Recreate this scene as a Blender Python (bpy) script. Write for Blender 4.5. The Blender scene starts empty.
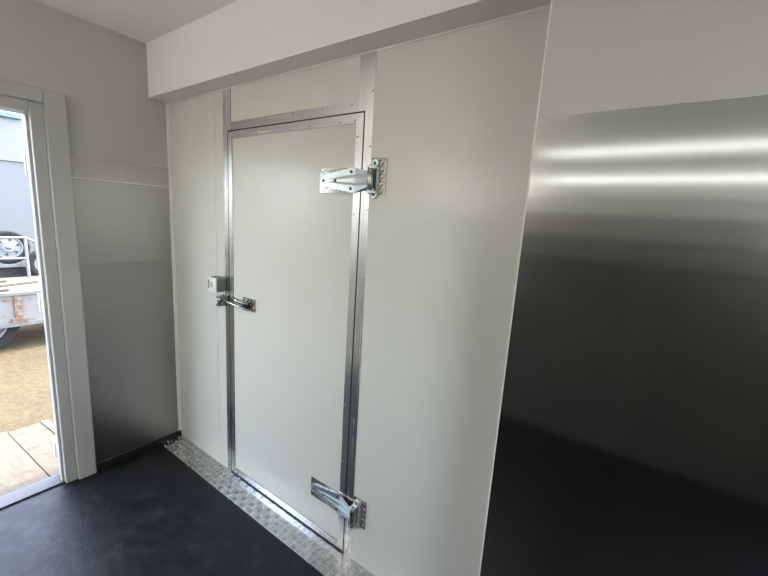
import bpy, bmesh, math, random
from mathutils import Vector, Matrix

random.seed(7)
SC = bpy.context.scene
COL = SC.collection

# ------------------------------------------------------------------ camera
CAM = Vector((2.49371, -1.19679, 1.58018))
FWD = Vector((-0.55980437, 0.80957624, -0.17665046))
RGT = Vector((0.81459371, 0.57673965, 0.06171282))
UPV = Vector((-0.15184256, 0.10935124, 0.98233708))
cam_d = bpy.data.cameras.new('camera')
cam_d.sensor_width = 36.0
cam_d.lens = 36.0 * 372.595 / 768.0
cam_d.clip_start = 0.02
cam_d.clip_end = 500
cam = bpy.data.objects.new('camera', cam_d)
COL.objects.link(cam)
cam.matrix_world = Matrix(((RGT.x, UPV.x, -FWD.x, CAM.x),
                           (RGT.y, UPV.y, -FWD.y, CAM.y),
                           (RGT.z, UPV.z, -FWD.z, CAM.z),
                           (0, 0, 0, 1)))
SC.camera = cam

# ------------------------------------------------------------------ sky, sun, exposure
SUN_DIR = Vector((0.045, 0.55, 0.83)).normalized()      # towards the sun
w = bpy.data.worlds.new('sky')
SC.world = w
w.use_nodes = True
nt = w.node_tree
bg = nt.nodes['Background']
sky = nt.nodes.new('ShaderNodeTexSky')
sky.sky_type = 'NISHITA'
sky.sun_disc = False
sky.sun_elevation = math.asin(SUN_DIR.z)
sky.sun_rotation = math.atan2(SUN_DIR.x, SUN_DIR.y)
sky.dust_density = 1.5
hz = nt.nodes.new('ShaderNodeHueSaturation')          # thin summer haze: a paler sky
hz.inputs['Saturation'].default_value = 0.62
nt.links.new(sky.outputs[0], hz.inputs['Color'])
nt.links.new(hz.outputs[0], bg.inputs[0])
bg.inputs[1].default_value = 1.05
sun_d = bpy.data.lights.new('sun', 'SUN')
sun_d.energy = 3.6
sun_d.angle = math.radians(0.6)
sun_d.color = (1.0, 0.95, 0.86)
sun = bpy.data.objects.new('sun', sun_d)
COL.objects.link(sun)
sun.location = (0, 3, 8)
sun.rotation_euler = SUN_DIR.to_track_quat('Z', 'Y').to_euler()
FILL_STRENGTH = 12.5  # battens added as room fill
BAND_STRENGTH = 1.25  # tubes added to be mirrored in the large sheet

SC.view_settings.view_transform = 'Standard'
SC.view_settings.look = 'None'
SC.view_settings.gamma = 1.0
SC.view_settings.use_curve_mapping = False
SC.view_settings.exposure = 1.40

# ------------------------------------------------------------------ materials
def new_mat(name):
    m = bpy.data.materials.new(name)
    m.use_nodes = True
    return m, m.node_tree, m.node_tree.nodes['Principled BSDF']

def nd(t, kind, **kw):
    n = t.nodes.new(kind)
    for k, v in kw.items():
        setattr(n, k, v)
    return n

def noise(t, scale=(1, 1, 1), ns=5.0, detail=4.0, rough=0.55):
    tc = nd(t, 'ShaderNodeTexCoord')
    geo = nd(t, 'ShaderNodeNewGeometry')
    mp = nd(t, 'ShaderNodeMapping')
    mp.inputs['Scale'].default_value = scale
    t.links.new(geo.outputs['Position'], mp.inputs[0])
    n = nd(t, 'ShaderNodeTexNoise')
    n.inputs['Scale'].default_value = ns
    n.inputs['Detail'].default_value = detail
    n.inputs['Roughness'].default_value = rough
    t.links.new(mp.outputs[0], n.inputs['Vector'])
    t.nodes.remove(tc)
    return n.outputs[0]

def ramp(t, fac, stops):
    r = nd(t, 'ShaderNodeValToRGB')
    e = r.color_ramp.elements
    while len(e) < len(stops):
        e.new(0.5)
    for el, (p, c) in zip(e, stops):
        el.position = p
        el.color = (c[0], c[1], c[2], 1) if isinstance(c, tuple) else (c, c, c, 1)
    t.links.new(fac, r.inputs[0])
    return r.outputs[0]

def bump(t, b, height, strength, dist=0.01):
    bn = nd(t, 'ShaderNodeBump')
    bn.inputs['Strength'].default_value = strength
    bn.inputs['Distance'].default_value = dist
    t.links.new(height, bn.inputs['Height'])
    t.links.new(bn.outputs[0], b.inputs['Normal'])

def simple(name, col, rough=0.5, metal=0.0, var=0.06, vs=6.0, bmp=0.0, bs=40.0, scale=(1, 1, 1), rvar=0.0):
    m, t, b = new_mat(name)
    n = noise(t, scale, vs)
    lo = tuple(c * (1 - var) for c in col)
    hi = tuple(min(1.0, c * (1 + var)) for c in col)
    t.links.new(ramp(t, n, [(0.3, lo), (0.7, hi)]), b.inputs['Base Color'])
    b.inputs['Metallic'].default_value = metal
    b.inputs['Roughness'].default_value = rough
    if rvar:
        n2 = noise(t, scale, vs * 2.3)
        t.links.new(ramp(t, n2, [(0.3, max(0.02, rough - rvar)), (0.7, rough + rvar)]), b.inputs['Roughness'])
    if bmp:
        bump(t, b, noise(t, scale, bs), bmp, 0.004)
    return m

M = {}
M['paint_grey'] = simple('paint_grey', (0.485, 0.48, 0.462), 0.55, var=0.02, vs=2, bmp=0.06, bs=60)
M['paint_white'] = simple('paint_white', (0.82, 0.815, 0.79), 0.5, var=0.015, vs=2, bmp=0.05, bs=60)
M['ceiling'] = simple('ceiling_paint', (0.91, 0.90, 0.87), 0.6, var=0.02, vs=2)
M['casing'] = simple('casing_paint', (0.46, 0.46, 0.445), 0.35, var=0.02, vs=3)
M['panel'] = simple('coated_panel', (0.66, 0.66, 0.60), 0.27, var=0.02, vs=1.3, bmp=0.03, bs=9)
M['plastic_white'] = simple('white_plastic', (0.74, 0.74, 0.70), 0.35, var=0.02)
M['bead'] = simple('sealant', (0.80, 0.79, 0.75), 0.4, var=0.03)
M['joint'] = simple('joint_sealant', (0.72, 0.71, 0.66), 0.35, var=0.05)  # pale tone for the bright line reflected in the left sheet
M['gap'] = simple('black_gasket', (0.012, 0.012, 0.012), 0.6, var=0.2)
M['rubber'] = simple('black_rubber', (0.012, 0.012, 0.013), 0.45, var=0.3, vs=30)
M['shade_wall'] = simple('dark_laminate', (0.08, 0.072, 0.062), 0.45, var=0.15, vs=4)
M['mid_laminate'] = simple('grey_brown_laminate', (0.19, 0.18, 0.16), 0.45, var=0.1)
M['light_laminate'] = simple('light_grey_laminate', (0.42, 0.41, 0.38), 0.45, var=0.08)
M['concrete_base'] = simple('building_shell', (0.4, 0.4, 0.4), 0.8)

def brushed(name, col, rough, aniso, tangent, streak_scale, var=0.10, rv=0.05):
    m, t, b = new_mat(name)
    n = noise(t, streak_scale, 1.0, 6.0, 0.6)
    lo = tuple(c * (1 - var) for c in col)
    hi = tuple(min(1, c * (1 + var)) for c in col)
    t.links.new(ramp(t, n, [(0.25, lo), (0.75, hi)]), b.inputs['Base Color'])
    t.links.new(ramp(t, n, [(0.25, rough - rv), (0.75, rough + rv)]), b.inputs['Roughness'])
    b.inputs['Metallic'].default_value = 1.0
    b.inputs['Anisotropic'].default_value = aniso
    c = nd(t, 'ShaderNodeCombineXYZ')
    for i, v in enumerate(tangent):
        c.inputs[i].default_value = v
    t.links.new(c.outputs[0], b.inputs['Tangent'])
    return m

M['steel_x'] = brushed('brushed_stainless_x', (0.57, 0.57, 0.545), 0.125, 0.8, (1, 0, 0), (0.5, 0.5, 60), 0.035, 0.015)
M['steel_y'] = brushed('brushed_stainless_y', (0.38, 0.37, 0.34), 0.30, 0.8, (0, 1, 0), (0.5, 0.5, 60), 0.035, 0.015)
M['alu_v'] = brushed('aluminium_upright', (0.86, 0.86, 0.86), 0.24, 0.5, (1, 0, 0), (160, 160, 3), 0.08, 0.06)
M['alu_h'] = brushed('aluminium_rail', (0.80, 0.80, 0.80), 0.24, 0.5, (0, 0, 1), (3, 160, 160), 0.08, 0.06)
M['tread'] = simple('tread_plate_alloy', (0.53, 0.53, 0.51), 0.24, 1.0, var=0.10, vs=14, bmp=0.06, bs=12, rvar=0.05)
M['zinc'] = simple('zinc_plated_steel', (0.70, 0.77, 0.78), 0.36, 1.0, var=0.04, vs=25, rvar=0.03)
M['chrome'] = simple('chrome', (0.32, 0.32, 0.305), 0.27, 1.0, var=0.08, vs=30, rvar=0.05)
M['checker'] = simple('checker_plate', (0.46, 0.44, 0.40), 0.22, 1.0, var=0.12, vs=60, rvar=0.04)
M['plastic_grey'] = simple('grey_plastic', (0.17, 0.175, 0.155), 0.4, var=0.03)
M['alu_plain'] = simple('plain_aluminium', (0.11, 0.105, 0.105), 0.6, 0.2, var=0.05, vs=20)
M['rivet'] = simple('rivet_alloy', (0.30, 0.30, 0.30), 0.4, 0.9, var=0.1)
M['bolt'] = simple('dull_bolt', (0.12, 0.12, 0.12), 0.4, 0.8, var=0.2, vs=50)
M['black_metal'] = simple('black_metal', (0.02, 0.02, 0.02), 0.35, 0.3, var=0.2)

# floor: worn black rubber sheet
m, t, b = new_mat('black_floor_sheet')
n1 = noise(t, (1, 1, 1), 9.0, 12, 0.80)
n2 = noise(t, (1, 1, 1), 45, 3, 0.6)
base = ramp(t, n1, [(0.38, (0.004, 0.0045, 0.006)), (0.54, (0.008, 0.009, 0.0115)), (0.68, (0.032, 0.035, 0.039))])
spk = ramp(t, n2, [(0.70, 0.0), (0.76, 1.0)])
mx = nd(t, 'ShaderNodeMixRGB')
mx.inputs['Color2'].default_value = (0.05, 0.052, 0.056, 1)
mm = nd(t, 'ShaderNodeMath', operation='MULTIPLY')
mm.inputs[1].default_value = 0.35
t.links.new(spk, mm.inputs[0])
t.links.new(mm.outputs[0], mx.inputs['Fac'])
t.links.new(base, mx.inputs['Color1'])
t.links.new(mx.outputs[0], b.inputs['Base Color'])
t.links.new(ramp(t, n1, [(0.3, 0.30), (0.75, 0.62)]), b.inputs['Roughness'])
bump(t, b, noise(t, (1, 1, 1), 9, 7, 0.7), 0.45, 0.006)
b.inputs['Specular IOR Level'].default_value = 0.33
M['floor'] = m

# bare dirt and plywood
m, t, b = new_mat('dry_dirt')
n1 = noise(t, (1, 1, 1), 1.1, 5, 0.6)
n2 = noise(t, (1, 1, 1), 17, 6, 0.7)
a_ = ramp(t, n1, [(0.35, (0.062, 0.042, 0.016)), (0.65, (0.092, 0.064, 0.025))])
b_ = ramp(t, n2, [(0.35, (0.55, 0.5, 0.45)), (0.6, (1, 1, 1))])
mx = nd(t, 'ShaderNodeMixRGB', blend_type='MULTIPLY')
mx.inputs['Fac'].default_value = 0.8
t.links.new(a_, mx.inputs['Color1'])
t.links.new(b_, mx.inputs['Color2'])
t.links.new(mx.outputs[0], b.inputs['Base Color'])
b.inputs['Roughness'].default_value = 0.95
bump(t, b, n2, 0.8, 0.03)
M['dirt'] = m

m, t, b = new_mat('weathered_plywood')
n1 = noise(t, (3, 30, 3), 2.0, 5, 0.6)
n2 = noise(t, (1, 1, 1), 9, 4, 0.6)
a_ = ramp(t, n1, [(0.3, (0.070, 0.052, 0.032)), (0.7, (0.098, 0.080, 0.056))])
b_ = ramp(t, n2, [(0.30, (0.45, 0.36, 0.28)), (0.42, (1, 1, 1))])
mx = nd(t, 'ShaderNodeMixRGB', blend_type='MULTIPLY')
mx.inputs['Fac'].default_value = 0.8
t.links.new(a_, mx.inputs['Color1'])
t.links.new(b_, mx.inputs['Color2'])
t.links.new(mx.outputs[0], b.inputs['Base Color'])
b.inputs['Roughness'].default_value = 0.8
M['ply'] = m

m, t, b = new_mat('rusty_white_paint')
n1 = noise(t, (1, 1, 2), 4.0, 6, 0.65)
t.links.new(ramp(t, n1, [(0.36, (0.12, 0.06, 0.033)), (0.43, (0.15, 0.145, 0.137)), (0.8, (0.17, 0.167, 0.162))]), b.inputs['Base Color'])
b.inputs['Roughness'].default_value = 0.5
M['trailer_white'] = m
m, t, b = new_mat('rust_stained_steel')
n1 = noise(t, (1, 1, 1), 16.0, 6, 0.7)
t.links.new(ramp(t, n1, [(0.36, (0.10, 0.042, 0.018)), (0.50, (0.13, 0.075, 0.045)), (0.60, (0.15, 0.14, 0.13))]), b.inputs['Base Color'])
b.inputs['Roughness'].default_value = 0.8
M['rust'] = m
M['deck_wood'] = simple('trailer_deck_board', (0.085, 0.066, 0.043), 0.85, var=0.35, vs=5, scale=(12, 2, 2))
M['galv'] = simple('galvanised_pipe', (0.17, 0.17, 0.17), 0.4, 0.4, var=0.1, vs=12)
M['tyre'] = simple('tyre_rubber', (0.007, 0.007, 0.007), 0.9, var=0.2, vs=20)
M['rim'] = simple('white_steel_rim', (0.17, 0.177, 0.185), 0.4, var=0.05)
M['dark_chassis'] = simple('dark_chassis', (0.015, 0.015, 0.016), 0.8, var=0.3, vs=6)
M['shed'] = simple('pale_blue_cladding', (0.092, 0.097, 0.102), 0.5, var=0.02, vs=1)
M['shed_white'] = simple('white_cladding', (0.118, 0.120, 0.122), 0.5, var=0.02, vs=1)
M['gutter'] = simple('blue_painted_steel', (0.05, 0.13, 0.30), 0.4, var=0.08)
m, t, b = new_mat('lamp_diffuser')
b.inputs['Base Color'].default_value = (0.9, 0.9, 0.9, 1)
b.inputs['Emission Color'].default_value = (1.0, 0.955, 0.88, 1)
b.inputs['Emission Strength'].default_value = FILL_STRENGTH
M['lamp'] = m
m, t, b = new_mat('tube_glass')
b.inputs['Base Color'].default_value = (0.9, 0.9, 0.9, 1)
b.inputs['Emission Color'].default_value = (0.97, 1.0, 0.96, 1)
b.inputs['Emission Strength'].default_value = BAND_STRENGTH
M['tube_lamp'] = m

# ------------------------------------------------------------------ geometry helpers
ORG = {}

def link(o, parent=None, loc=(0, 0, 0)):
    COL.objects.link(o)
    loc = Vector(loc)
    if parent is not None:
        o.parent = parent
        o.location = loc - ORG[parent]
    else:
        o.location = loc
    ORG[o] = loc
    return o

def tag(o, label=None, cat=None, group=None, kind=None):
    if label: o['label'] = label
    if cat: o['category'] = cat
    if group: o['group'] = group
    if kind: o['kind'] = kind
    return o

def empty(name, loc=(0, 0, 0), parent=None):
    o = bpy.data.objects.new(name, None)
    o.empty_display_size = 0.1
    return link(o, parent, loc)

def obj(name, bm, mat, parent=None, smooth=False, loc=None):
    """bm is in world coordinates; it becomes one mesh object."""
    if loc is None:
        loc = ORG[parent] if parent is not None else Vector((0, 0, 0))
    loc = Vector(loc)
    bmesh.ops.recalc_face_normals(bm, faces=bm.faces)
    bmesh.ops.translate(bm, verts=bm.verts, vec=-loc)
    me = bpy.data.meshes.new(name)
    bm.to_mesh(me)
    bm.free()
    me.materials.append(M[mat])
    if smooth:
        for p in me.polygons:
            p.use_smooth = True
        try:
            me.set_sharp_from_angle(angle=math.radians(38))
        except Exception:
            pass
    o = bpy.data.objects.new(name, me)
    return link(o, parent, loc)

def share(name, me, pos, parent):
    o = bpy.data.objects.new(name, me)
    return link(o, parent, pos)

def B():
    return bmesh.new()

def add_box(bm, x0, x1, y0, y1, z0, z1, bev=0.0, seg=2):
    vs = [bm.verts.new((x, y, z)) for x in (x0, x1) for y in (y0, y1) for z in (z0, z1)]
    f = [(0, 1, 3, 2), (4, 6, 7, 5), (0, 4, 5, 1), (2, 3, 7, 6), (0, 2, 6, 4), (1, 5, 7, 3)]
    fs = [bm.faces.new([vs[i] for i in q]) for q in f]
    if bev:
        es = list({e for fc in fs for e in fc.edges})
        bmesh.ops.bevel(bm, geom=es, offset=bev, segments=seg, affect='EDGES', profile=0.5)
    return bm

def box(*a, **k):
    return add_box(B(), *a, **k)

def add_prism(bm, pts, axis, a0, a1):
    """polygon pts in the plane normal to axis, extruded from a0 to a1."""
    def mk(p, a):
        if axis == 'y': return (p[0], a, p[1])
        if axis == 'x': return (a, p[0], p[1])
        return (p[0], p[1], a)
    v0 = [bm.verts.new(mk(p, a0)) for p in pts]
    v1 = [bm.verts.new(mk(p, a1)) for p in pts]
    n = len(pts)
    bm.faces.new(v0)
    bm.faces.new(v1[::-1])
    for i in range(n):
        bm.faces.new((v0[i], v1[i], v1[(i + 1) % n], v0[(i + 1) % n]))
    return bm

def prism(pts, axis, a0, a1):
    return add_prism(B(), pts, axis, a0, a1)

def add_tube(bm, pts, r, n=10, cap=True):
    """tube along pts; r a number or a list."""
    pts = [Vector(p) for p in pts]
    rs = r if isinstance(r, (list, tuple)) else [r] * len(pts)
    rings = []
    ref = None
    for i, p in enumerate(pts):
        d = (pts[min(i + 1, len(pts) - 1)] - pts[max(i - 1, 0)]).normalized()
        if ref is None:
            ref = Vector((0, 0, 1)) if abs(d.z) < 0.9 else Vector((1, 0, 0))
        a = d.cross(ref).normalized()
        bb = d.cross(a).normalized()
        ref = -bb if False else ref
        rings.append([bm.verts.new(p + rs[i] * (math.cos(2 * math.pi * k / n) * a + math.sin(2 * math.pi * k / n) * bb)) for k in range(n)])
    for A, C in zip(rings, rings[1:]):
        for k in range(n):
            bm.faces.new((A[k], A[(k + 1) % n], C[(k + 1) % n], C[k]))
    if cap:
        bm.faces.new(rings[0][::-1])
        bm.faces.new(rings[-1])
    return bm

def tube(pts, r, n=10):
    return add_tube(B(), pts, r, n)

def lathe(profile, axis_o, axis_d, n=32):
    """profile: list of (radius, height along the axis)."""
    bm = B()
    o = Vector(axis_o)
    d = Vector(axis_d).normalized()
    a = d.orthogonal().normalized()
    c = d.cross(a)
    rings = []
    for r, h in profile:
        rings.append([bm.verts.new(o + d * h + max(r, 1e-4) * (math.cos(2 * math.pi * k / n) * a + math.sin(2 * math.pi * k / n) * c)) for k in range(n)])
    for A, C in zip(rings, rings[1:]):
        for k in range(n):
            bm.faces.new((A[k], A[(k + 1) % n], C[(k + 1) % n], C[k]))
    if profile[0][0] > 0: bm.faces.new(rings[0][::-1])
    if profile[-1][0] > 0: bm.faces.new(rings[-1])
    return bm

# measures of the room (metres): cool-room face y = 0, left wall x = 0, floor z = 0
ZC, ZS = 2.486, 2.20            # ceiling, underside of the bulkhead
YB = -0.112                     # face of the bulkhead
XR, YR = 2.259, -0.321          # edge and face of the steel-clad wall
YBACK, XEND = -2.55, 5.6
TH = 0.10
DY0, DY1, DZ = -1.47, -0.64, 2.00      # side doorway
ZP = 1.817                      # top of the stainless sheets

# ------------------------------------------------------------------ shell
tag(obj('floor', box(-TH, XEND, YBACK, 0.0, -0.16, 0.0), 'floor'),
    'worn black rubber floor sheet of the room', 'floor', kind='structure')
tag(obj('ceiling', box(-TH, XEND + TH, YBACK - TH, 1.2, ZC, ZC + 0.12), 'ceiling'),
    'smooth white ceiling above the bulkhead', 'ceiling', kind='structure')

bm = B()
add_box(bm, -TH, 0, DY1 + 0.05, 1.2, -0.16, ZC)
add_box(bm, -TH, 0, YBACK - TH, DY0 - 0.05, -0.16, ZC)
add_box(bm, -TH, 0, DY0 - 0.05, DY1 + 0.05, DZ + 0.04, ZC)
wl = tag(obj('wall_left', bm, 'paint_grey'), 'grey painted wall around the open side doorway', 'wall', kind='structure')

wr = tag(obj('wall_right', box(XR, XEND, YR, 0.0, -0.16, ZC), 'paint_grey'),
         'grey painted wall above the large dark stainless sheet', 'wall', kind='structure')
tag(obj('wall_end', box(XEND, XEND + TH, YBACK - TH, 0.0, -0.16, ZC), 'paint_white'),
    'white end wall of the room', 'wall', kind='structure')
HZ0, HZ1 = 1.08, 2.08
FILL_HATCH = (3.60, 5.40)  # unseen opening added to let fill daylight into the room
bm = B()
add_box(bm, -TH, XEND, YBACK - TH, YBACK, -0.16, HZ0)
add_box(bm, -TH, XEND, YBACK - TH, YBACK, HZ1, ZC)
add_box(bm, -TH, FILL_HATCH[0], YBACK - TH, YBACK, HZ0, HZ1)
add_box(bm, FILL_HATCH[1], XEND, YBACK - TH, YBACK, HZ0, HZ1)
wb = tag(obj('wall_rear', bm, 'paint_white'),
         'white wall opposite the cool room door', 'wall', kind='structure')
for x0, x1, zt in ((0.012, 1.50, 1.06), (1.505, 2.52, 1.40), (2.525, 3.55, 1.40), (3.555, 5.59, 1.06)):
    obj('laminate_panel', box(x0, x1, YBACK, YBACK + 0.02, 0.0, zt, 0.002), 'shade_wall', wb)
obj('splash_strip', box(1.505, 3.55, YBACK, YBACK + 0.018, 1.402, 1.56, 0.002), 'mid_laminate', wb)
obj('splash_strip', box(1.505, 3.55, YBACK, YBACK + 0.016, 1.562, 1.72, 0.002), 'light_laminate', wb)
tag(obj('wall_bulkhead', box(0, XR, YB, 0.06, ZS, ZC), 'paint_white'),
    'white bulkhead beam running above the cool room panels', 'bulkhead', kind='structure')

# ------------------------------------------------------------------ cool-room wall: panels, flashings
wc = empty('wall_coolroom', (0, 0, 0))
tag(wc, 'cream insulated panel wall of the cool room', 'wall', kind='structure')
obj('panel_core', box(0, XR, 0.0124, 0.10, -0.16, ZS), 'gap', wc)
SEAM = 0.484
obj('wall_panel', box(0.0, SEAM, 0.0, 0.0125, 0.0, ZS, 0.0015), 'panel', wc)
obj('wall_panel', box(SEAM + 0.003, 0.60, 0.0, 0.0125, 0.0, ZS, 0.0015), 'panel', wc)
obj('wall_panel', box(0.60, 1.53, 0.0, 0.0125, 2.0, ZS, 0.0015), 'panel', wc)
obj('wall_panel', box(1.535, XR, 0.0, 0.0125, 0.0, ZS, 0.0015), 'panel', wc)
obj('corner_flashing', box(0.0, 0.011, -0.019, 0.0, 0.045, ZS - 0.004, 0.0012), 'bead', wc)
obj('sealant_bead', tube([(0.0, -0.001, ZS - 0.001), (XR, -0.001, ZS - 0.001)], 0.0045, 8), 'bead', wc, smooth=True)
rv = B()
add_box(rv, XR - 0.0022, XR + 0.0008, YR - 0.002, YR + 0.02, 0.0, ZS - 0.02, 0.0005)
obj('edge_trim', rv, 'bead', wr)

# rivets share one mesh
bm = B()
bmesh.ops.create_uvsphere(bm, u_segments=8, v_segments=5, radius=0.0042)
bmesh.ops.scale(bm, vec=(1, 0.55, 1), verts=bm.verts)
RIV = bpy.data.meshes.new('rivet')
bm.to_mesh(RIV); bm.free()
RIV.materials.append(M['rivet'])

# ------------------------------------------------------------------ aluminium door frame
YF = -0.003
fr = empty('trim_1', (1.07, 0, 0))
tag(fr, 'riveted brushed aluminium frame around the cool room door', 'door frame', kind='structure')
GL, GR, GT = 0.6145, 1.5265, 1.990
jl = obj('frame_upright', prism([(0.574, 0), (GL - 0.003, 0), (GL - 0.003, GT + 0.003), (0.642, GT + 0.003), (0.642, ZS), (0.574, ZS)], 'y', YF, 0), 'alu_v', fr)
jr = obj('frame_upright', prism([(GR + 0.003, 0), (1.573, 0), (1.569, ZS), (1.494, ZS), (1.494, GT + 0.003), (GR + 0.003, GT + 0.003)], 'y', YF, 0), 'alu_v', fr)
hd = obj('frame_head', box(0.6425, 1.4935, YF, 0, GT + 0.003, 2.034, 0.0008), 'alu_h', fr)
obj('gasket', box(GL - 0.004, GL + 0.004, -0.0012, 0.012, 0.0, GT + 0.004), 'gap', fr)
obj('gasket', box(GR - 0.004, GR + 0.004, -0.0012, 0.012, 0.0, GT + 0.004), 'gap', fr)
obj('gasket', box(GL + 0.0045, GR - 0.0045, -0.0012, 0.012, GT - 0.004, GT + 0.004), 'gap', fr)
for z in (0.08, 0.36, 0.66, 0.92, 1.36, 1.62, 1.90, 2.10):
    share('rivet', RIV, (0.586, YF, z), jl)
for z in (0.07, 0.50, 0.78, 1.06, 1.34, 1.62, 1.86, 2.06):
    share('rivet', RIV, (1.562, YF, z), jr)
for x in (0.75, 0.93, 1.12, 1.30, 1.46):
    share('rivet', RIV, (x, YF, 2.022), hd)

# ------------------------------------------------------------------ cool-room door
dr = empty('door_1', (1.07, 0, 0))
tag(dr, 'closed cream insulated cool room door with riveted aluminium edging', 'door', kind='structure')
DL, DR_, DT, DB = GL + 0.003, GR - 0.003, GT - 0.003, 0.015
obj('door_panel', box(DL, DR_, -0.001, 0.011, DB, DT, 0.001), 'panel', dr)
obj('bottom_gasket', box(DL, DR_, -0.0035, 0.008, 0.002, DB - 0.001), 'gap', dr)
W = 0.036
s1 = obj('edge_strip', prism([(DL, DB), (DL + W, DB + W), (DL + W, DT - W), (DL, DT)], 'y', -0.0035, -0.001), 'alu_v', dr)
s2 = obj('edge_strip', prism([(DR_, DB), (DR_, DT), (DR_ - W, DT - W), (DR_ - W, DB + W)], 'y', -0.0035, -0.001), 'alu_v', dr)
s3 = obj('edge_strip', prism([(DL, DT), (DL + W, DT - W), (DR_ - W, DT - W), (DR_, DT)], 'y', -0.0035, -0.001), 'alu_h', dr)
s4 = obj('edge_strip', prism([(DL, DB), (DR_, DB), (DR_ - W, DB + W), (DL + W, DB + W)], 'y', -0.0035, -0.001), 'alu_h', dr)
for z in (0.10, 0.40, 0.70, 0.98, 1.30, 1.60, 1.88):
    share('rivet', RIV, (DL + W - 0.010, -0.0035, z), s1)
for z in (0.09, 0.48, 0.76, 1.04, 1.32, 1.60, 1.90):
    share('rivet', RIV, (DR_ - W + 0.010, -0.0035, z), s2)
for x in (0.70, 0.86, 1.04, 1.22, 1.40, 1.48):
    share('rivet', RIV, (x, -0.0035, DT - W + 0.010), s3)
    share('rivet', RIV, (x, -0.0035, DB + W - 0.010), s4)

# small checker-plate pad: plate + raised bars in one mesh
def checker_pad(x0, x1, z0, z1, y_back, thick):
    bm = B()
    add_box(bm, x0, x1, y_back - thick, y_back, z0, z1, 0.0008)
    k = 0
    z = z0 + 0.008
    while z < z1 - 0.005:
        x = x0 + 0.008 + (0.006 if k % 2 else 0)
        j = 0
        while x < x1 - 0.005:
            s = 1 if (j + k) % 2 else -1
            L = 0.0075
            dx, dz = L * 0.707, L * 0.707 * s
            px, pz = -dz * 0.36, dx * 0.36
            q = [(x - dx - px, z - dz - pz), (x + dx - px, z + dz - pz), (x + dx + px, z + dz + pz), (x - dx + px, z - dz + pz)]
            yb, yt_ = y_back - thick, y_back - thick - 0.0026
            b4 = [bm.verts.new((a, yb, c)) for a, c in q]
            t2_ = [bm.verts.new((x - dx * .6, yt_, z - dz * .6)), bm.verts.new((x + dx * .6, yt_, z + dz * .6))]
            bm.faces.new((b4[0], b4[1], t2_[1], t2_[0]))
            bm.faces.new((b4[2], b4[3], t2_[0], t2_[1]))
            bm.faces.new((b4[1], b4[2], t2_[1]))
            bm.faces.new((b4[3], b4[0], t2_[0]))
            x += 0.0155
            j += 1
        z += 0.0135
        k += 1
    return bm

# bolt head mesh
bm = lathe([(0.0, -0.0050), (0.0030, -0.0048), (0.0058, -0.0030), (0.0066, 0.0), (0.0066, 0.001)], (0, 0, 0), (0, 1, 0), 12)
BOLT = bpy.data.meshes.new('bolt')
bmesh.ops.recalc_face_normals(bm, faces=bm.faces)
bm.to_mesh(bm and BOLT); bm.free()
BOLT.materials.append(M['bolt'])
for p in BOLT.polygons: p.use_smooth = True

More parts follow.
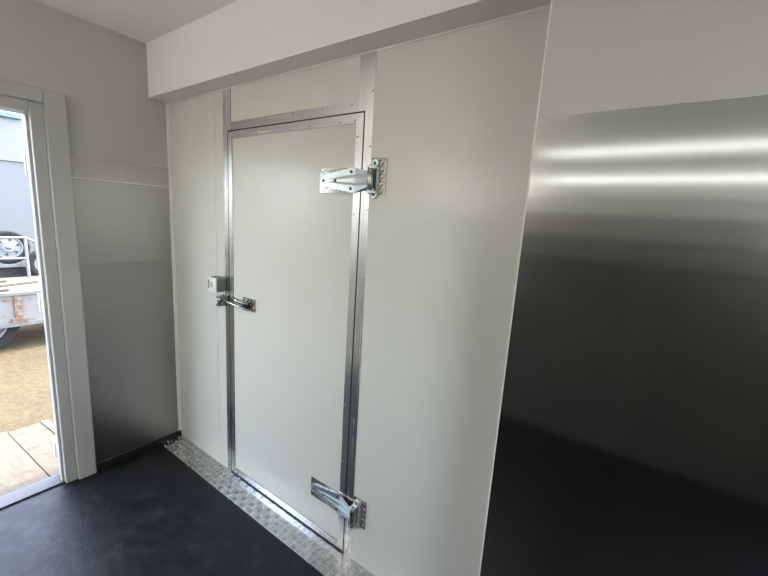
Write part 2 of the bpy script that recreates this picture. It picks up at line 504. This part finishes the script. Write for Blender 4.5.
def hinge(zc, label):
    h = empty('strap_hinge', (1.45, -0.004, zc), dr)
    h['label'] = label
    y0 = -0.0035
    obj('checker_plate', checker_pad(1.302, 1.492, zc - 0.050, zc + 0.050, y0 + 0.002, 0.0045), 'checker', h)
    # door strap: tapered leaf, then a stepped bridge over the gap to the knuckle
    yt = y0 - 0.004
    bm = prism([(1.312, -0.014 + zc), (1.325, -0.022 + zc), (1.495, -0.050 + zc), (1.505, -0.048 + zc), (1.505, 0.048 + zc), (1.495, 0.052 + zc), (1.325, 0.022 + zc), (1.312, 0.014 + zc), (1.307, zc)], 'y', yt - 0.005, yt)
    # the bridge rises from the leaf
    prof = [(1.500, yt - 0.005), (1.500, yt), (1.585, yt - 0.018), (1.585, yt - 0.024)]
    v0 = [bm.verts.new((x, y, zc - (0.047 if x < 1.55 else 0.026))) for x, y in prof]
    v1 = [bm.verts.new((x, y, zc + (0.047 if x < 1.55 else 0.030))) for x, y in prof]
    bm.faces.new(v0); bm.faces.new(v1[::-1])
    for i in range(4):
        bm.faces.new((v0[i], v1[i], v1[(i + 1) % 4], v0[(i + 1) % 4]))
    st = obj('strap', bm, 'zinc', h)
    # pressed V-shaped ribs
    for s in (-1, 1):
        obj('rib', tube([(1.355, yt - 0.004, zc + s * 0.004), (1.42, yt - 0.006, zc + s * 0.010), (1.503, yt - 0.0075, zc + s * 0.016), (1.580, yt - 0.023, zc + s * 0.013)], [0.002, 0.0045, 0.0055, 0.005], 8), 'zinc', st, smooth=True)
    for dx, dz in ((1.328, 0), (1.395, 0.0), (1.480, 0.033), (1.480, -0.033)):
        share('bolt', BOLT, (dx, yt - 0.005, zc + dz), st)
    # knuckle, pin and fixed bracket with its backing plate
    kx, ky = 1.592, yt - 0.024
    obj('knuckle', lathe([(0.0, -0.040), (0.0095, -0.040), (0.0115, -0.037), (0.0115, 0.037), (0.0095, 0.040), (0.0, 0.040)], (kx, ky, zc), (0, 0, 1), 18), 'chrome', h, smooth=True)
    pin = B()
    for s in (-1, 1):
        add_tube(pin, [(kx, ky, zc + s * 0.038), (kx, ky, zc + s * 0.052), (kx, ky, zc + s * 0.055)], [0.0075, 0.0075, 0.005], 12)
    obj('pin', pin, 'chrome', h, smooth=True)
    obj('checker_plate', checker_pad(1.576, 1.646, zc - 0.055, zc + 0.083, 0.0, 0.005), 'checker', h)
    br = B()
    for s in (-1, 1):       # two cheeks holding the pin
        zz = zc + s * 0.046
        add_prism(br, [(kx - 0.011, ky - 0.006), (kx, ky - 0.013), (kx + 0.011, ky - 0.006), (kx + 0.016, -0.008), (kx - 0.012, -0.008)], 'z', zz - 0.004, zz + 0.004)
    add_box(br, kx - 0.004, kx + 0.018, -0.012, -0.006, zc - 0.052, zc + 0.060, 0.002)
    for s in (-0.054, 0.062):   # rounded ears
        add_tube(br, [(kx + 0.006, -0.006, zc + s), (kx + 0.006, -0.013, zc + s), (kx + 0.006, -0.0145, zc + s)], [0.016, 0.016, 0.014], 16)
    bk = obj('bracket', br, 'zinc', h)
    for s in (-0.054, 0.062):
        share('bolt', BOLT, (kx + 0.006, -0.0145, zc + s), bk)
    return h

hinge(1.733, 'upper zinc strap hinge near the top of the cool room door')
hinge(0.258, 'lower zinc strap hinge near the foot of the cool room door')

# latch on the door
la = empty('latch_handle', (0.78, -0.004, 1.09), dr)
la['label'] = 'chrome lever latch with a black pivot beside the white switch box'
lp = obj('checker_plate', checker_pad(0.742, 0.852, 1.060, 1.130, -0.0012, 0.005), 'checker', la)
for x, z in ((0.838, 1.074), (0.838, 1.117), (0.758, 1.074)):
    share('bolt', BOLT, (x, -0.0065, z), lp)
obj('pivot_block', box(0.772, 0.806, -0.034, -0.0062, 1.078, 1.108, 0.004), 'black_metal', la, smooth=True)
obj('lever', tube([(0.815, -0.026, 1.100), (0.795, -0.038, 1.106), (0.765, -0.048, 1.113), (0.738, -0.052, 1.119), (0.728, -0.052, 1.120)], [0.008, 0.010, 0.012, 0.012, 0.006], 12), 'chrome', la, smooth=True)
obj('latch_arm', tube([(0.825, -0.012, 1.066), (0.795, -0.024, 1.071), (0.710, -0.036, 1.082), (0.645, -0.038, 1.089), (0.604, -0.036, 1.090), (0.596, -0.032, 1.090)], [0.005, 0.008, 0.008, 0.0085, 0.0085, 0.005], 12), 'chrome', la, smooth=True)

# strike on the frame
stk = empty('latch_strike', (0.592, -0.003, 1.08), fr)
stk['label'] = 'dark chrome strike bracket under the switch box'
obj('strike_plate', box(0.552, 0.610, -0.012, -0.003, 1.052, 1.112, 0.002), 'chrome', stk)
bm = B()
for z in (1.058, 1.104):
    add_prism(bm, [(0.556, -0.012), (0.606, -0.012), (0.604, -0.045), (0.590, -0.056), (0.566, -0.056), (0.556, -0.042)], 'z', z - 0.003, z + 0.003)
obj('strike_cheek', bm, 'chrome', stk)
obj('roller', lathe([(0, -0.020), (0.009, -0.020), (0.0105, -0.017), (0.0105, 0.017), (0.009, 0.020), (0, 0.020)], (0.577, -0.044, 1.081), (0, 0, 1), 16), 'chrome', stk, smooth=True)
obj('hook', box(0.592, 0.604, -0.050, -0.014, 1.066, 1.096, 0.003), 'chrome', stk)

# ------------------------------------------------------------------ switch box
sw = tag(empty('light_switch', (0.553, -0.003, 1.132)), 'white plastic switch box on the panel left of the cool room door', 'switch')
obj('enclosure', box(0.512, 0.596, -0.066, -0.003, 1.132, 1.217, 0.014, 4), 'plastic_grey', sw, smooth=True)
obj('cover_plate', box(0.514, 0.594, -0.072, -0.0655, 1.134, 1.215, 0.003), 'plastic_white', sw, smooth=True)
obj('rocker', box(0.545, 0.563, -0.0765, -0.0715, 1.160, 1.190, 0.002), 'casing', sw)
obj('pilot_lens', box(0.521, 0.530, -0.0745, -0.0715, 1.150, 1.200, 0.0015), 'bolt', sw)

# ------------------------------------------------------------------ tread plate at the foot of the panels
tp = tag(empty('tread_plate', (1.1, -0.07, 0)), 'aluminium tread plate strip along the foot of the cool room panels', 'tread plate')
bm = B()
add_box(bm, 0.004, XR - 0.002, -0.141, -0.001, 0.0, 0.004)
obj('plate', bm, 'tread', tp)
bm = B()
PIT = 0.035
ny, nx = 4, int((XR - 0.02) / PIT)
for i in range(nx):
    for j in range(ny):
        cx, cy = 0.022 + i * PIT, -0.141 + 0.0175 + j * PIT
        ang = math.radians(90 if (i + j) % 2 else 0)
        ca, sa = math.cos(ang), math.sin(ang)
        for k in range(-1, 2):
            L = 0.0150 - 0.0015 * abs(k)
            hw = 0.0021
            ox, oy = -sa * k * 0.0088, ca * k * 0.0088
            base, top = [], []
            for (a, c) in ((-L, 0), (-L * .6, -hw), (L * .6, -hw), (L, 0), (L * .6, hw), (-L * .6, hw)):
                X = cx + ox + a * ca - c * sa
                Y = cy + oy + a * sa + c * ca
                Y = min(-0.002, max(-0.1405, Y))
                base.append(bm.verts.new((X, Y, 0.004)))
                top.append(bm.verts.new((cx + ox + (X - cx - ox) * .8, cy + oy + (Y - cy - oy) * .8, 0.0064)))
            bm.faces.new(top)
            for q in range(6):
                bm.faces.new((base[q], base[(q + 1) % 6], top[(q + 1) % 6], top[q]))
tag(obj('tread_lugs', bm, 'tread', tp), kind='stuff')

# ------------------------------------------------------------------ stainless sheets
def sheet(parent, name, fn, u0, u1, z0, z1, mat, dents):
    """thin sheet with shallow horizontal creases; fn(u, z, depth) -> point"""
    bm = B()
    nu = 10
    zs = {round(z0 + (z1 - z0) * k / 120, 5) for k in range(121)}
    for (zc, wd, amp, sl) in dents:
        for k in range(-18, 19):
            z = zc + k * wd / 6
            if z0 < z < z1: zs.add(round(z, 5))
    zs = sorted(zs)
    nz = len(zs) - 1
    g = []
    for i in range(nu + 1):
        u = u0 + (u1 - u0) * i / nu
        row = []
        for z in zs:
            d = 0.0025
            for (zc, wd, amp, sl) in dents:
                d += amp * math.exp(-((z - zc - sl * (u - u0)) / wd) ** 2)
            row.append(bm.verts.new(fn(u, z, d)))
        g.append(row)
    for i in range(nu):
        for k in range(nz):
            bm.faces.new((g[i][k], g[i + 1][k], g[i + 1][k + 1], g[i][k + 1]))
    # back and rim
    bk = [bm.verts.new(fn(u, z, 0.0)) for u, z in ((u0, z0), (u1, z0), (u1, z1), (u0, z1))]
    bm.faces.new(bk)
    bm.faces.new([bk[0]] + [g[i][0] for i in range(nu + 1)] + [bk[1]])
    bm.faces.new([bk[3]] + [g[i][nz] for i in range(nu + 1)] + [bk[2]])
    bm.faces.new([bk[0]] + g[0] + [bk[3]])
    bm.faces.new([bk[1]] + g[nu] + [bk[2]])
    return obj(name, bm, mat, parent, smooth=True)

o = sheet(wr, 'stainless_sheet', lambda u, z, d: (u, YR - d, z), XR + 0.002, 4.2, 0.06, ZP, 'steel_x',
          [(1.30, 0.08, 0.0012, 0)])
tag(o, 'large dark brushed stainless sheet on the right wall')
o = sheet(wl, 'stainless_sheet', lambda u, z, d: (d, u, z), -0.505, -0.020, 0.045, ZP, 'steel_y',
          [(1.25, 0.012, 0.0005, 0)])
tag(o, 'narrow brushed stainless sheet between the side doorway and the corner')
obj('joint_strip', box(0.0, 0.0048, -0.504, -0.021, 1.7015, 1.7075, 0.0012), 'joint', wl)  # pale strip standing in for a bright reflected line across the sheet
tag(obj('baseboard_left', box(0, 0.008, -0.503, -0.0, 0.0, 0.043, 0.002), 'rubber'), 'black rubber skirting under the narrow stainless sheet', 'skirting', kind='structure')
tag(obj('baseboard_right', box(XR, 4.2, YR - 0.008, YR, 0.0, 0.058, 0.002), 'rubber'), 'black rubber skirting under the large stainless sheet', 'skirting', kind='structure')

# ------------------------------------------------------------------ side door casing
cs = tag(empty('trim_2', (0, -1.05, 0)), 'grey painted casing of the open side doorway', 'door frame', kind='structure')
AO, AI = -0.505, -0.592
def arch(y0, y1, z0, z1):
    return box(0.0, 0.024, y0, y1, z0, z1, 0.005)
obj('architrave', arch(AI, AO, 0.0, 2.10), 'casing', cs)
obj('architrave', arch(DY0 - 0.135, DY0 - 0.048, 0.0, 2.10), 'casing', cs)
obj('architrave', arch(DY0 - 0.0475, AI - 0.0005, 2.036, 2.10), 'casing', cs)
j1 = obj('jamb', box(-0.118, 0.006, -0.645, -0.590, 0.0, 2.036, 0.005), 'casing', cs)
obj('jamb', box(-0.118, 0.006, DY0 - 0.05, DY0 + 0.005, 0.0, 2.036, 0.003), 'casing', cs)
obj('jamb_head', box(-0.118, 0.006, DY0 + 0.006, -0.646, 1.985, 2.036, 0.003), 'casing', cs)
obj('door_stop', box(-0.045, -0.018, -0.657, -0.645, 0.012, 1.985, 0.002), 'casing', cs)
obj('door_stop', box(-0.045, -0.018, DY0 + 0.005, DY0 + 0.017, 0.012, 1.985, 0.002), 'casing', cs)
for z in (1.745, 1.035, 0.165):
    hl = obj('hinge_leaf', box(-0.112, -0.055, -0.648, -0.645, z - 0.05, z + 0.05, 0.001), 'plastic_white', cs)
    obj('hinge_barrel', lathe([(0, -0.05), (0.006, -0.05), (0.006, 0.05), (0, 0.05)], (-0.117, -0.651, z), (0, 0, 1), 10), 'plastic_white', hl, smooth=True)
    for k in range(4):
        share('screw', RIV, (-0.085 + (0.012 if k % 2 else -0.012), -0.648, z - 0.036 + 0.024 * k), hl)
tag(obj('threshold', box(-0.118, -0.012, DY0 + 0.006, -0.646, 0.0, 0.010, 0.002), 'alu_plain'), 'thin aluminium threshold strip in the side doorway', 'threshold', kind='structure')

# ------------------------------------------------------------------ unseen lights added on the wall behind the viewer
def batten(x, z, label):  # added fill light, kept out of the area the large sheet mirrors
    lt = tag(empty('wall_light', (x, YBACK, z)), label, 'light', 'light battens on the rear wall')
    obj('housing', box(x - 0.62, x + 0.62, YBACK, YBACK + 0.045, z - 0.03, z + 0.03, 0.004), 'plastic_white', lt)
    obj('diffuser', box(x - 0.60, x + 0.60, YBACK + 0.0455, YBACK + 0.110, z - 0.025, z + 0.025, 0.010), 'lamp', lt)
batten(0.85, 1.93, 'slim white light batten on the rear wall near the doorway')
batten(4.5, 2.16, 'slim white light batten on the rear wall above the servery opening')
tw = tag(empty('tube_light', (2.55, YBACK, 2.055)), 'twin tube light fixed high on the rear wall', 'light')  # added out of view to draw two bright bands in the large sheet
obj('housing', box(1.72, 3.38, YBACK, YBACK + 0.03, 2.025, 2.085, 0.004), 'plastic_white', tw)
for z in (1.960, 2.150):
    obj('tube', tube([(1.78, YBACK + 0.022, z), (3.32, YBACK + 0.022, z)], 0.011, 12), 'tube_lamp', tw, smooth=True)
    for x in (1.765, 3.335):
        obj('end_cap', box(x - 0.014, x + 0.014, YBACK, YBACK + 0.034, min(z, 2.055) - 0.014, max(z, 2.055) + 0.014, 0.003), 'plastic_white', tw)

# ------------------------------------------------------------------ outdoors
ZG = -0.20
bm = B()
bmesh.ops.create_grid(bm, x_segments=60, y_segments=60, size=1.0)
for v in bm.verts:
    v.co = Vector((-12 + 28 * v.co.x, v.co.y * 28, ZG))
    r = 0.015 * math.sin(v.co.x * 1.3 + 0.7 * v.co.y) + 0.012 * math.sin(v.co.y * 1.9 - v.co.x)
    if v.co.x > -3.0: r = -0.004
    v.co.z += r - 0.02
tag(obj('ground', bm, 'dirt', smooth=True), 'dry yellow brown dirt yard outside the doorway', 'ground', kind='structure')

# plywood ramp made of boards
rp = tag(empty('ramp', (-0.7, -1.05, ZG)), 'sunlit plywood ramp leading up to the side doorway', 'ramp')
def ramp_board(y0, y1, xa, xb):
    bm = B()
    za, zb = -0.012, ZG + 0.03
    pr = [(xa, za), (xb, zb), (xb, zb - 0.022), (xa, za - 0.022)]
    add_prism(bm, pr, 'y', y0, y1)
    bmesh.ops.bevel(bm, geom=bm.edges[:], offset=0.002, segments=1, affect='EDGES')
    return bm
y = -1.72
i = 0
while y < -0.45:
    wd = (0.215, 0.19, 0.225, 0.20)[i % 4]
    obj('board', ramp_board(y, min(y + wd, -0.43) - 0.005, -0.122, -1.26 - (0.02, -0.015, 0.01, 0.03)[i % 4]), 'ply', rp)
    y += wd
    i += 1
for yy in (-1.6, -1.05, -0.55):
    obj('bearer', prism([(-0.14, -0.04), (-1.15, ZG + 0.014), (-1.15, ZG - 0.02), (-0.14, ZG - 0.02)], 'y', yy - 0.025, yy + 0.025), 'ply', rp)

# wheel builder (axle along x)
def wheel_parts(root, c, R, width, face=1):
    c = Vector(c)
    hw = width / 2
    ri = R * 0.66
    prof = [(ri, -hw * .8), (R * .80, -hw), (R * .93, -hw * .92), (R, -hw * .6), (R, hw * .6), (R * .93, hw * .92), (R * .80, hw), (ri, hw * .8), (ri * 0.97, 0), (ri, -hw * .8)]
    obj('tyre', lathe(prof, c, (1, 0, 0), 40), 'tyre', root, smooth=True)
    rim = obj('rim', lathe([(ri * .99, -hw * .7), (ri, hw * .78), (ri * .93, hw * .80), (ri * .86, hw * .45), (ri * .5, hw * .55), (ri * .42, hw * .85), (0.0, hw * .85)], c, (face, 0, 0), 40), 'rim', root, smooth=True)
    x = c.x + face * hw * .55
    for k in range(6):
        a = k * math.pi / 3 + 0.3
        yy, zz = c.y + math.cos(a) * ri * .68, c.z + math.sin(a) * ri * .68
        obj('rim_slot', lathe([(0, -0.006), (ri * .10, -0.006), (ri * .10, 0.006), (0, 0.006)], (x, yy, zz), (face, 0, 0), 10), 'black_metal', rim)
    obj('hub', lathe([(ri * .2, 0), (ri * .2, 0.02), (ri * .12, 0.03), (0, 0.03)], (c.x + face * hw * .8, c.y, c.z), (face, 0, 0), 14), 'galv', rim, smooth=True)

# near trailer
TX0, TX1, TY0, TY1 = -4.75, -3.45, -2.6, 1.1
tr = tag(empty('trailer', (-4.1, -0.7, ZG)), 'rusty white flatbed trailer with a board deck parked beyond the ramp', 'trailer')
obj('side_beam', box(TX1 - 0.05, TX1, TY0, TY1, 0.13, 0.455, 0.004), 'trailer_white', tr)
obj('side_beam', box(TX0, TX0 + 0.05, TY0, TY1, 0.13, 0.455, 0.004), 'trailer_white', tr)
obj('coaming', box(TX1 - 0.07, TX1 + 0.02, TY0, TY1, 0.455, 0.50, 0.006), 'galv', tr)
obj('end_beam', box(TX0 + 0.05, TX1 - 0.05, TY0, TY0 + 0.05, 0.2, 0.455), 'trailer_white', tr)
obj('end_beam', box(TX0 + 0.05, TX1 - 0.05, TY1 - 0.05, TY1, 0.2, 0.455), 'trailer_white', tr)
obj('lower_rail', box(TX1 - 0.01, TX1 + 0.012, TY0, TY1, 0.085, 0.135, 0.003), 'galv', tr)
for yy in (-1.6, -0.15, 0.75):
    bb = B()
    add_box(bb, TX1, TX1 + 0.018, yy - 0.035, yy + 0.035, 0.15, 0.45, 0.003)
    add_box(bb, TX1, TX1 + 0.022, yy - 0.07, yy + 0.07, 0.136, 0.19, 0.003)
    obj('stake_pocket', bb, 'rust', tr)
x = TX0 + 0.055
while x < TX1 - 0.10:
    obj('deck_board', box(x, min(x + 0.145, TX1 - 0.072), TY0 + 0.05, TY1 - 0.05, 0.455, 0.485 + random.uniform(-.003, .003), 0.003), 'deck_wood', tr)
    x += 0.15
rl = obj('guard_rail', B(), 'galv', tr)
bm = B()
for z in (0.76, 1.045):
    add_tube(bm, [(-4.58, TY0 + 0.3, z), (-4.58, 0.20, z)], 0.016, 10)
for yy in (TY0 + 0.3, -1.0, 0.195):
    add_tube(bm, [(-4.58, yy, 0.47), (-4.58, yy, 1.06)], 0.018, 10)
add_tube(bm, [(-4.58, 0.20, 1.045), (-4.62, 0.30, 0.98), (-4.62, 0.34, 0.47)], 0.018, 10)
rl.data.materials.clear()
bmesh.ops.translate(bm, verts=bm.verts, vec=-ORG[rl])
bm.to_mesh(rl.data); bm.free()
rl.data.materials.append(M['galv'])
axle = obj('axle', tube([(TX0, -0.46, 0.125), (TX1 - 0.2, -0.46, 0.125)], 0.03, 10), 'dark_chassis', tr)
for fx, xx in ((1, TX1 - 0.16), (-1, TX0 + 0.16)):
    wh = empty('road_wheel', (xx, -0.46, 0.125), tr)
    wheel_parts(wh, (xx, -0.46, 0.125), 0.335, 0.18, fx)

# bits of timber lying on the trailer deck
for (xx, yy, L, rot, mt, lb) in ((-3.72, -0.42, 0.26, 1.25, 'ply', 'pale timber offcut near the edge of the trailer deck'),
                                 (-4.02, -0.12, 0.30, 1.9, 'deck_wood', 'brown timber offcut in the middle of the trailer deck'),
                                 (-4.35, -0.30, 0.22, 1.5, 'ply', 'pale timber offcut at the foot of the guard rail'),
                                 (-3.95, -0.85, 0.20, 1.0, 'rust', 'rusty bar lying on the trailer deck boards')):
    o = box(-L, L, -0.045, 0.045, 0, 0.025, 0.003)
    bmesh.ops.rotate(o, verts=o.verts, cent=(0, 0, 0), matrix=Matrix.Rotation(rot, 3, 'Z'))
    bmesh.ops.translate(o, verts=o.verts, vec=(xx, yy, 0.488))
    tag(obj('timber_offcut', o, mt, loc=(xx, yy, 0.488)), lb, 'timber', 'offcuts on the trailer deck')

# dark chassis of another trailer behind, with its upright spare wheel
t2 = tag(empty('parked_trailer', (-6.6, 0.3, ZG)), 'dark low trailer parked behind the white one', 'trailer')
obj('chassis', box(-7.2, -6.1, -2.4, 2.6, 0.14, 0.44, 0.01), 'dark_chassis', t2)
obj('tray', box(-7.25, -6.05, -2.4, 0.42, 0.44, 0.50, 0.008), 'galv', t2)
obj('drawbar', box(-6.70, -6.60, 2.6, 3.6, 0.2, 0.3, 0.006), 'dark_chassis', t2)
for fx, xx in ((1, -6.06), (-1, -7.24)):
    for yy in (-1.3, 1.9):
        wh = empty('road_wheel', (xx + 0.10 * -fx, yy, 0.08), t2)
        wheel_parts(wh, (xx, yy, 0.085), 0.30, 0.17, fx)
sp = tag(empty('spare_wheel', (-6.12, 0.27, 0.50)), 'upright spare wheel with a white slotted rim behind the guard rail', 'wheel')
wheel_parts(sp, (-6.12, 0.275, 0.775), 0.272, 0.16, 1)
sp2 = tag(empty('spare_wheel', (-5.9, 0.66, ZG)), 'lower wheel with a white rim half hidden by the door casing', 'wheel')
wheel_parts(sp2, (-5.92, 0.70, 0.50), 0.26, 0.16, 1)
obj('stand', box(-5.98, -5.86, 0.58, 0.82, ZG - 0.03, 0.26, 0.005), 'dark_chassis', sp2)

# pale shed at the back of the yard
sh = tag(empty('shed', (-10, 1, ZG)), 'pale white and blue clad shed across the yard', 'shed')
yy = -9.0
while yy < 12.0:
    obj('cladding_panel', box(-10.0, -9.5, yy, yy + 1.493, ZG - 0.05, 2.38, 0.004), 'shed', sh)
    obj('fascia_panel', box(-10.0, -9.46, yy, yy + 1.493, 2.385, 3.33, 0.004), 'shed_white', sh)
    yy += 1.5
obj('gutter', box(-9.46, -9.36, -9.0, 1.30, 3.31, 3.40, 0.01), 'gutter', sh)
obj('gutter_bracket', box(-9.44, -9.40, 1.02, 1.06, 3.40, 3.52, 0.004), 'gutter', sh)
obj('roof_sheet', box(-14.0, -9.48, -9.0, 12.0, 3.33, 3.36), 'shed_white', sh)
